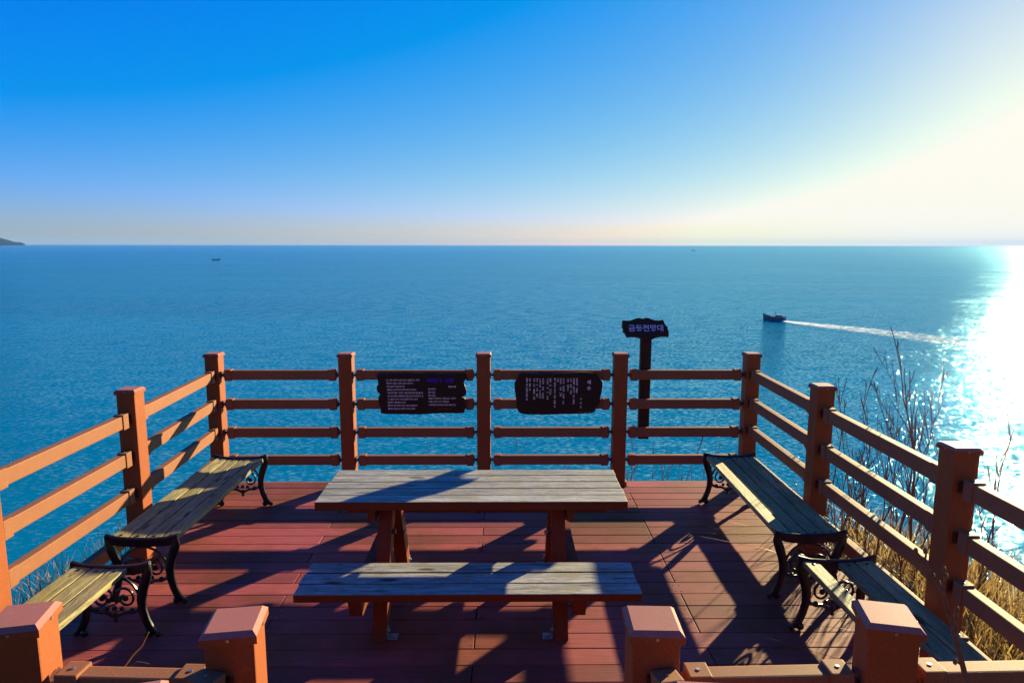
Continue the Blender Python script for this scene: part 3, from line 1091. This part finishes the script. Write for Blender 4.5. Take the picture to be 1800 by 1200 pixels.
join_meshes('title_lettering', [text_mesh(o3, 't', '금등전망대', .068, M['ink_sign'], mtx, width=.318, bold=.0008)], M['ink_sign'], o3)

fill_texts()


# ------------------------------------------------------------------ bare shrubs
def shrub_meshes(seed, height, lean, density=1.0, r0_=.008, fork=3):
    rg = random.Random(seed)
    st, tw = MB(), MB()
    def stem(base, d, L, r_, lvl, mbx):
        n_ = max(4, int(L / .09))
        pts = [base]; dcur = d.normalized()
        rad = [r_]
        for i in range(n_):
            dcur = (dcur * .85 + d.normalized() * .15 + Vector((rg.gauss(0, .075), rg.gauss(0, .075), rg.gauss(0, .04) + .01))).normalized()
            pts.append(pts[-1] + dcur * (L / n_))
            rad.append(max(.0026, r_ * (1 - .8 * (i + 1) / n_)))
        mbx.tube(pts, rad, 5 if lvl == 0 else 4)
        if lvl < fork - 1:
            k_ = int(L / .16 * density)
            for _ in range(k_):
                i = rg.randint(1, n_ - 1)
                an = rg.uniform(0, 2 * math.pi)
                side = Vector((math.cos(an), math.sin(an), rg.uniform(.7, 1.8)))
                dn = (pts[i] - pts[i - 1]).normalized() * .9 + side * .6
                stem(pts[i], dn, L * rg.uniform(.14, .36) * (1 - .3 * i / n_), rad[i] * .6, lvl + 1, tw)
        for i in range(1, n_ + 1):
            if rg.random() < .75:
                an = rg.uniform(0, 6.28)
                q = pts[i] + Vector((math.cos(an), math.sin(an), .3)) * rad[i]
                tw.ball(q, max(.0028, rad[i] * .9), (1, 1, 1.5), 4, 3)
    nst = 1 + (rg.random() < .6) + (rg.random() < .3)
    for s in range(nst):
        d = Vector((lean[0] + rg.gauss(0, .10) * (s > 0), lean[1] + rg.gauss(0, .10) * (s > 0), 1))
        stem(Vector((rg.gauss(0, .03), rg.gauss(0, .03), -.05)), d, height * (1 if s == 0 else rg.uniform(.5, .85)), r_=r0_, lvl=0, mbx=st)
    return st, tw


def pos_at(px, py, y):
    """world X and Z of a photo pixel on the plane Y = y (used once, to read the plants' places off the photo)"""
    a, b = (px - 900) / F_PX, (600 - py) / F_PX
    v_ = Rt * a + Up * b + dd
    t = y / v_.y
    return v_.x * t, CAM_Z + v_.z * t


SHRUBS = [  # top px, py, distance, base px, label
    (1650, 603, 4.6, 1575, 'tallest bare sapling rising above the right railing', 0.9),
    (1487, 688, 5.0, 1500, 'thin bare sapling just right of the second right post', 0.6),
    (1532, 690, 5.3, 1490, 'bare sapling with crossing side twigs behind the top right rail', 0.9),
    (1592, 706, 4.9, 1560, 'slim upright sapling left of the tallest one', 1.1),
    (1560, 660, 6.6, 1590, 'bare sapling farther down the slope with spreading twigs', 1.0),
    (1710, 745, 5.4, 1730, 'bare sapling against the glitter right of the third right post', 0.8),
    (1765, 735, 4.4, 1690, 'long leaning twig crossing the glitter at the right edge', 0.5),
    (1455, 655, 6.0, 1450, 'single twig tip showing above the second right post', 0.5),
    (1420, 800, 5.6, 1425, 'short twig between the right rails near the far corner', 0.6),
    (1610, 860, 4.2, 1540, 'thick stemmed bush behind the lowest right rail', 1.4),
    (1512, 742, 5.6, 1520, 'short sapling leaning over the middle right rail', 0.8),
    (1546, 735, 5.0, 1560, 'slender stem midway between the second and third right posts', 0.7),
    (1578, 722, 5.9, 1600, 'faint distant sapling among the glitter left of the tallest one', 0.7),
    (1622, 700, 5.2, 1640, 'sapling close to the right of the tallest one', 0.9),
    (1478, 790, 4.9, 1475, 'low twiggy bush beside the second right post', 1.3),
    (1530, 850, 4.5, 1500, 'low tangled bush behind the end of the far right bench', 1.5),
    (1590, 905, 4.1, 1580, 'low bush just left of the third right post', 1.5),
    (1790, 800, 4.0, 1740, 'bare stem at the right edge above the near rails', 0.9),
]
for i, (tx, ty, yy_, bx_, lab, dn) in enumerate(SHRUBS):
    X1_, Z1_ = pos_at(tx, ty, yy_)
    X0_, _ = pos_at(bx_, 1000, yy_)
    X0_ = max(X0_, 2.55)
    gz = ground_z(X0_, yy_)
    H_ = Z1_ - gz
    o = empty('bare_shrub', (X0_, yy_, gz))
    tag(o, lab, 'shrub', 'bare shrubs beyond the right railing')
    st_, tw_ = shrub_meshes(100 + i, H_ * 1.02, ((X1_ - X0_) / H_, 0), dn * 1.15, .014 if i in (0, 9) else .0095)
    st_.build('stem', M['bark'], o, smooth=True)
    tw_.build('twigs', M['bark'], o)

# thin stalks behind the back railing
BACK = [(1108, 738), (1121, 762), (1140, 790), (1155, 785), (1190, 742), (1235, 775), (1208, 800), (1172, 795), (1222, 812), (750, 765), (805, 768), (918, 745), (1015, 790), (962, 812), (1000, 800), (885, 815), (1300, 815)]
for i, (tx, ty) in enumerate(BACK):
    yy_ = 6.5 + (i * .37) % 1.0
    X1_, Z1_ = pos_at(tx, ty, yy_)
    X0_, _ = pos_at(tx - rng.uniform(5, 30), 900, yy_)
    gz = ground_z(X0_, yy_)
    H_ = Z1_ - gz
    o = empty('dry_stalk', (X0_, yy_, gz))
    where = 'right of the fourth post' if tx > 1091 else ('right of the middle post' if tx > 851 else 'left of the middle post')
    tall = {1108: 'bare stalk hugging the right side of the fourth back post', 1190: 'tallest bare stalk in the last bay of the back railing', 1235: 'leaning stalk near the head of the far right bench', 918: 'bare stalk below the left end of the rounded plaque', 750: 'thin stalk under the middle of the ragged plaque', 805: 'thin stalk under the right end of the ragged plaque', 1300: 'low twig tuft behind the far right bench'}
    tag(o, tall.get(tx, 'thin bare stalk in the back bay ' + where), 'dry stalk', 'bare stalks behind the back railing')
    st_, tw_ = shrub_meshes(300 + i, H_ * 1.0, ((X1_ - X0_) / H_, 0), .9 if tx > 1100 and tx < 1250 else .45, .007, 3 if tx > 1100 else 2)
    st_.build('stem', M['bark'], o, smooth=True)
    tw_.build('twigs', M['bark'], o)

# foreground twig beside the steps
pts = [(1722, 1290), (1700, 1200), (1680, 1120), (1657, 1040), (1635, 1003), (1610, 968)]
o = empty('foreground_twig', (1.0, 1.25, 0.0))
tag(o, 'bare forked twig in front of the near right railing', 'twig')
wp = []
for q in pts:
    x_, z_ = pos_at(q[0], q[1], 1.25)
    wp.append(Vector((x_ - 1.0, 0, z_)))
wp = [Vector((.04, 0.05, ground_z(1.0, 1.25) - .05)), Vector((.03, .03, .5))] + wp
mb = MB(); mb.tube(wp, [.009, .008, .006, .0055, .0048, .0042, .0032, .0022], 6)
mb.build('stem', M['bark'], o, smooth=True)
def tw_px(lst, r_):
    v_ = []
    for a in lst:
        x_, z_ = pos_at(a[0], a[1], 1.25); v_.append(Vector((x_ - 1.0, 0, z_)))
    mb.tube(v_, r_, 5)
mb = MB()
tw_px([(1657, 1040), (1661, 1015), (1659, 1000)], [.004, .003, .002])
tw_px([(1680, 1120), (1682, 1085), (1682, 1070)], [.004, .003, .002])
tw_px([(1694, 1170), (1683, 1163), (1679, 1162)], [.003, .0025, .002])
tw_px([(1625, 1028 - 40), (1628, 975), (1627, 968)], [.0025, .002, .0012])
for a in [(1659, 1000), (1663, 1012), (1682, 1070), (1680, 1082), (1679, 1162), (1610, 968), (1627, 968), (1640, 1012), (1668, 1078), (1650, 1025)]:
    x_, z_ = pos_at(a[0], a[1], 1.25)
    mb.ball((x_ - 1.0, 0, z_), .0048, (1, 1, 1.6), 5, 4)
mb.build('twigs', M['bud'], o, smooth=True)

# single golden stalk hanging over the near left rail
o = empty('grass_stalk', (-0.9, 1.8, 0))
tag(o, 'single dry golden stalk leaning over the near left rail', 'dry stalk')
mb = MB(); v_ = []
for a in [(262, 1110), (250, 1135), (235, 1150), (222, 1168), (207, 1185), (200, 1230)]:
    x_, z_ = pos_at(a[0], a[1], 1.8); v_.append(Vector((x_ + .9, 0, z_)))
mb.cur = (.8, .8, .8); mb.tube(v_[::-1], [.0028, .0025, .0022, .002, .0016, .001], 5)
v_ = []
for a in [(225, 1175), (240, 1162), (256, 1164), (262, 1166)]:
    x_, z_ = pos_at(a[0], a[1], 1.8); v_.append(Vector((x_ + .9, 0, z_)))
mb.cur = (.2, .8, .8); mb.tube(v_, [.0012, .001, .0008, .0006], 4)
mb.build('stem', M['reed'], o)


# ------------------------------------------------------------------ grasses
def blades(name, n_, sampler, hfun, mtl, w=.006, seed=1, bend=.45, segs=4, kind='stuff'):
    rg = np.random.default_rng(seed)
    V, F_, P_ = [], [], []
    for _ in range(n_):
        x_, y_ = sampler(rg)
        h = hfun(rg, x_, y_)
        if h <= 0:
            continue
        z0 = ground_z(x_, y_) - .03
        an = rg.uniform(0, 2 * math.pi); b_ = rg.gamma(2, .5) * bend * h
        ww = w * rg.uniform(.6, 1.4)
        fx, fy = math.cos(an), math.sin(an)
        ra = rg.uniform(0, math.pi)
        sx, sy_ = math.cos(ra) * ww, math.sin(ra) * ww
        base = len(V); c_ = (rg.random(), rg.random(), 0)
        for s in range(segs):
            t = s / segs
            cx_, cy_, cz_ = x_ + fx * b_ * t * t, y_ + fy * b_ * t * t, z0 + h * (t - .25 * t * t * min(1, b_ / h * 1.5))
            k = 1 - t * .55
            V += [(cx_ - sx * k, cy_ - sy_ * k, cz_), (cx_ + sx * k, cy_ + sy_ * k, cz_)]
        V.append((x_ + fx * b_, y_ + fy * b_, z0 + h * (1 - .25 * min(1, b_ / h * 1.5))))
        for s in range(segs - 1):
            a = base + 2 * s
            F_.append((a, a + 1, a + 3, a + 2))
        a = base + 2 * (segs - 1)
        F_.append((a, a + 1, a + 2))
        P_ += [c_] * (2 * segs + 1)
    mb = MB(); mb.v, mb.f, mb.p, mb.mi = V, F_, P_, [0] * len(F_)
    ob = mb.build(name, mtl)
    return ob


def s_right(rg):
    return 2.55 + rg.gamma(1.6, .55), rg.uniform(1.2, 5.2)
ob = blades('dry_reeds', 9000, s_right, lambda rg, x, y: rg.uniform(.35, 1.0) * (1.05 - .12 * abs(y - 3.2)) , M['reed'], .0055, 3, .5)
tag(ob, 'dense golden dry reeds glowing beyond the right railing', 'reeds', kind='stuff')
ob = blades('dry_grass', 1500, lambda rg: (-2.95 - rg.gamma(1.5, .4), rg.uniform(2.4, 5.2)), lambda rg, x, y: rg.uniform(.25, .8), M['grass'], .0030, 5, .22)
tag(ob, 'thin brown dry grass beyond the left railing', 'grass', kind='stuff')
ob = blades('brown_grass', 2500, lambda rg: (rg.uniform(-.5, 2.6), 6.15 + rg.gamma(1.5, .35)), lambda rg, x, y: rg.uniform(.2, .55), M['grass'], .0035, 9, .3)
tag(ob, 'low dry grass on the slope behind the back railing', 'grass', kind='stuff')
ob = blades('scrub_grass', 9000, lambda rg: (rg.uniform(-7, 7), rg.uniform(-6, 1.3)), lambda rg, x, y: 0 if abs(x + .18) < 1.0 else rg.uniform(.2, .6), M['scrub'], .012, 11, .4)
tag(ob, 'dull scrub grass on the hillside beside the steps', 'grass', kind='stuff')


# ------------------------------------------------------------------ boats
def lerp_ring(sec):
    return sec


def boat(name, label, loc, heading, L, B, detail=True):
    o = empty(name, loc, heading)
    tag(o, label, 'boat')
    mb = MB()
    st_ = [(-.5, .82, .10), (-.3, .95, .06), (0, 1.0, .05), (.25, .85, .09), (.4, .5, .13), (.5, .04, .19)]
    rings = []
    for t, bw, sh in st_:
        x_ = t * L; hb = bw * B / 2; zt = L * sh + L * .045
        rings.append([(x_, -hb, zt), (x_ - (t > .4) * L * .03, -hb * .75, -.05 * L), (x_ - (t > .4) * L * .03, hb * .75, -.05 * L), (x_, hb, zt), (x_, hb * .9, zt - .03 * L), (x_, -hb * .9, zt - .03 * L)])
    vs = [q for r_ in rings for q in r_]
    fs = []
    for i in range(len(rings) - 1):
        for k in range(6):
            fs.append((i * 6 + k, i * 6 + (k + 1) % 6, (i + 1) * 6 + (k + 1) % 6, (i + 1) * 6 + k))
    fs += [tuple(range(5, -1, -1)), tuple(range(len(vs) - 6, len(vs)))]
    mb.add(vs, fs)
    mb.build('hull', M['hull'] if detail else M['cabin'], o)
    if not detail:
        return o
    mb = MB()
    mb.box(-.36 * L, -.12 * L, -B * .28, B * .28, L * .06, L * .20, c=.05)
    mb.box(-.38 * L, -.10 * L, -B * .33, B * .33, L * .20, L * .215, c=.03)
    cb = mb.build('cabin', M['cabin'], o)
    if detail:
        mb = MB()
        for wx in (-.32, -.25, -.18):
            for s in (-1, 1):
                mb.box((wx - .02) * L, (wx + .02) * L, s * B * .283 - .01, s * B * .283 + .01, L * .14, L * .18)
        mb.build('window', M['iron'], cb)
        mb = MB()
        mb.tube([(-.08 * L, 0, .1 * L), (-.08 * L, 0, .36 * L)], .07, 6)
        mb.tube([(-.08 * L, 0, .30 * L), (.08 * L, 0, .17 * L)], .04, 5)
        mb.tube([(-.30 * L, 0, .2 * L), (-.30 * L, 0, .33 * L)], .05, 6)
        mb.tube([(.40 * L, 0, .18 * L), (.40 * L, 0, .30 * L)], .05, 6)
        mb.build('mast', M['hull'], o)
        mb = MB()
        for s in (-1, 1):
            for xx in np.linspace(-.1, .4, 6):
                mb.tube([(xx * L, s * B * .36 * (1 - max(0, xx - .2)), .1 * L), (xx * L, s * B * .36 * (1 - max(0, xx - .2)), .165 * L)], .03, 4)
        mb.box(.05 * L, .16 * L, -.6, .6, .07 * L, .15 * L, c=.04)
        mb.build('deck_gear', M['cabin'], o)
    return o


bx_, by_ = 80.6, 198.0
hd = math.atan2(.72, -.69)
boat('fishing_boat', 'dark fishing boat trailing a white wake on the right of the sea', (bx_, by_, SEA_Z + .25), hd, 6.9, 2.0)
boat('distant_ship', 'tiny ship on the left of the sea below the horizon', (-415, 968, SEA_Z + .1), R(5), 11, 2, False)
boat('distant_ship', 'tiny ship near the horizon right of centre', (766, 2726, SEA_Z + .3), R(170), 15, 4, False)

# wake: a fan of foam patches astern
wp_ = [(82.3, 195.2, 1.6, .46), (84.8, 191, 4.0, .40), (88.5, 184.5, 7.5, .34), (93.5, 177, 10, .30), (98.5, 168, 13, .27), (102.5, 158, 15, .25), (106, 146, 17, .22), (108, 134, 19, .19), (107, 122, 21, .15), (104, 110, 22, .10)]
mb = MB()
for side, off, wk in ((0, 0, 1.0),):
    vs, ps = [], []
    for i, (x_, y_, w_, a_) in enumerate(wp_):
        nx_, ny_ = (Vector((wp_[min(i + 1, 9)][1] - wp_[max(i - 1, 0)][1], -(wp_[min(i + 1, 9)][0] - wp_[max(i - 1, 0)][0]), 0)).normalized())[:2]
        for k, s in enumerate((-1, -.3, .3, 1)):
            vs.append((x_ + nx_ * w_ * s, y_ + ny_ * w_ * s, SEA_Z + .06))
            ps.append((a_ if k in (1, 2) else a_ - .30, 0, 0))
    n0 = len(mb.v)
    mb.v += vs; mb.p += ps
    for i in range(len(wp_) - 1):
        for k in range(3):
            mb.f.append((n0 + i * 4 + k, n0 + i * 4 + k + 1, n0 + i * 4 + 5 + k, n0 + i * 4 + 4 + k)); mb.mi.append(0)
tag(mb.build('wake_foam', M['foam']), 'white foam wake stretching behind the fishing boat', 'wake', kind='stuff')

# ------------------------------------------------------------------ air
mb = MB()
mb.box(-25500, 25500, -400, 25500, SEA_Z - 8, 172)
mt = bpy.data.materials.new('haze'); mt.use_nodes = True
nt = mt.node_tree; nt.nodes.clear()
ho = nt.nodes.new('ShaderNodeOutputMaterial'); hv_ = nt.nodes.new('ShaderNodeVolumePrincipled')
hv_.inputs['Color'].default_value = (0.25, 0.52, 1.0, 1)
hv_.inputs['Density'].default_value = 0.00002
hv_.inputs['Anisotropy'].default_value = 0.0
nt.links.new(hv_.outputs[0], ho.inputs['Volume'])
tag(mb.build('haze', mt), kind='stuff')
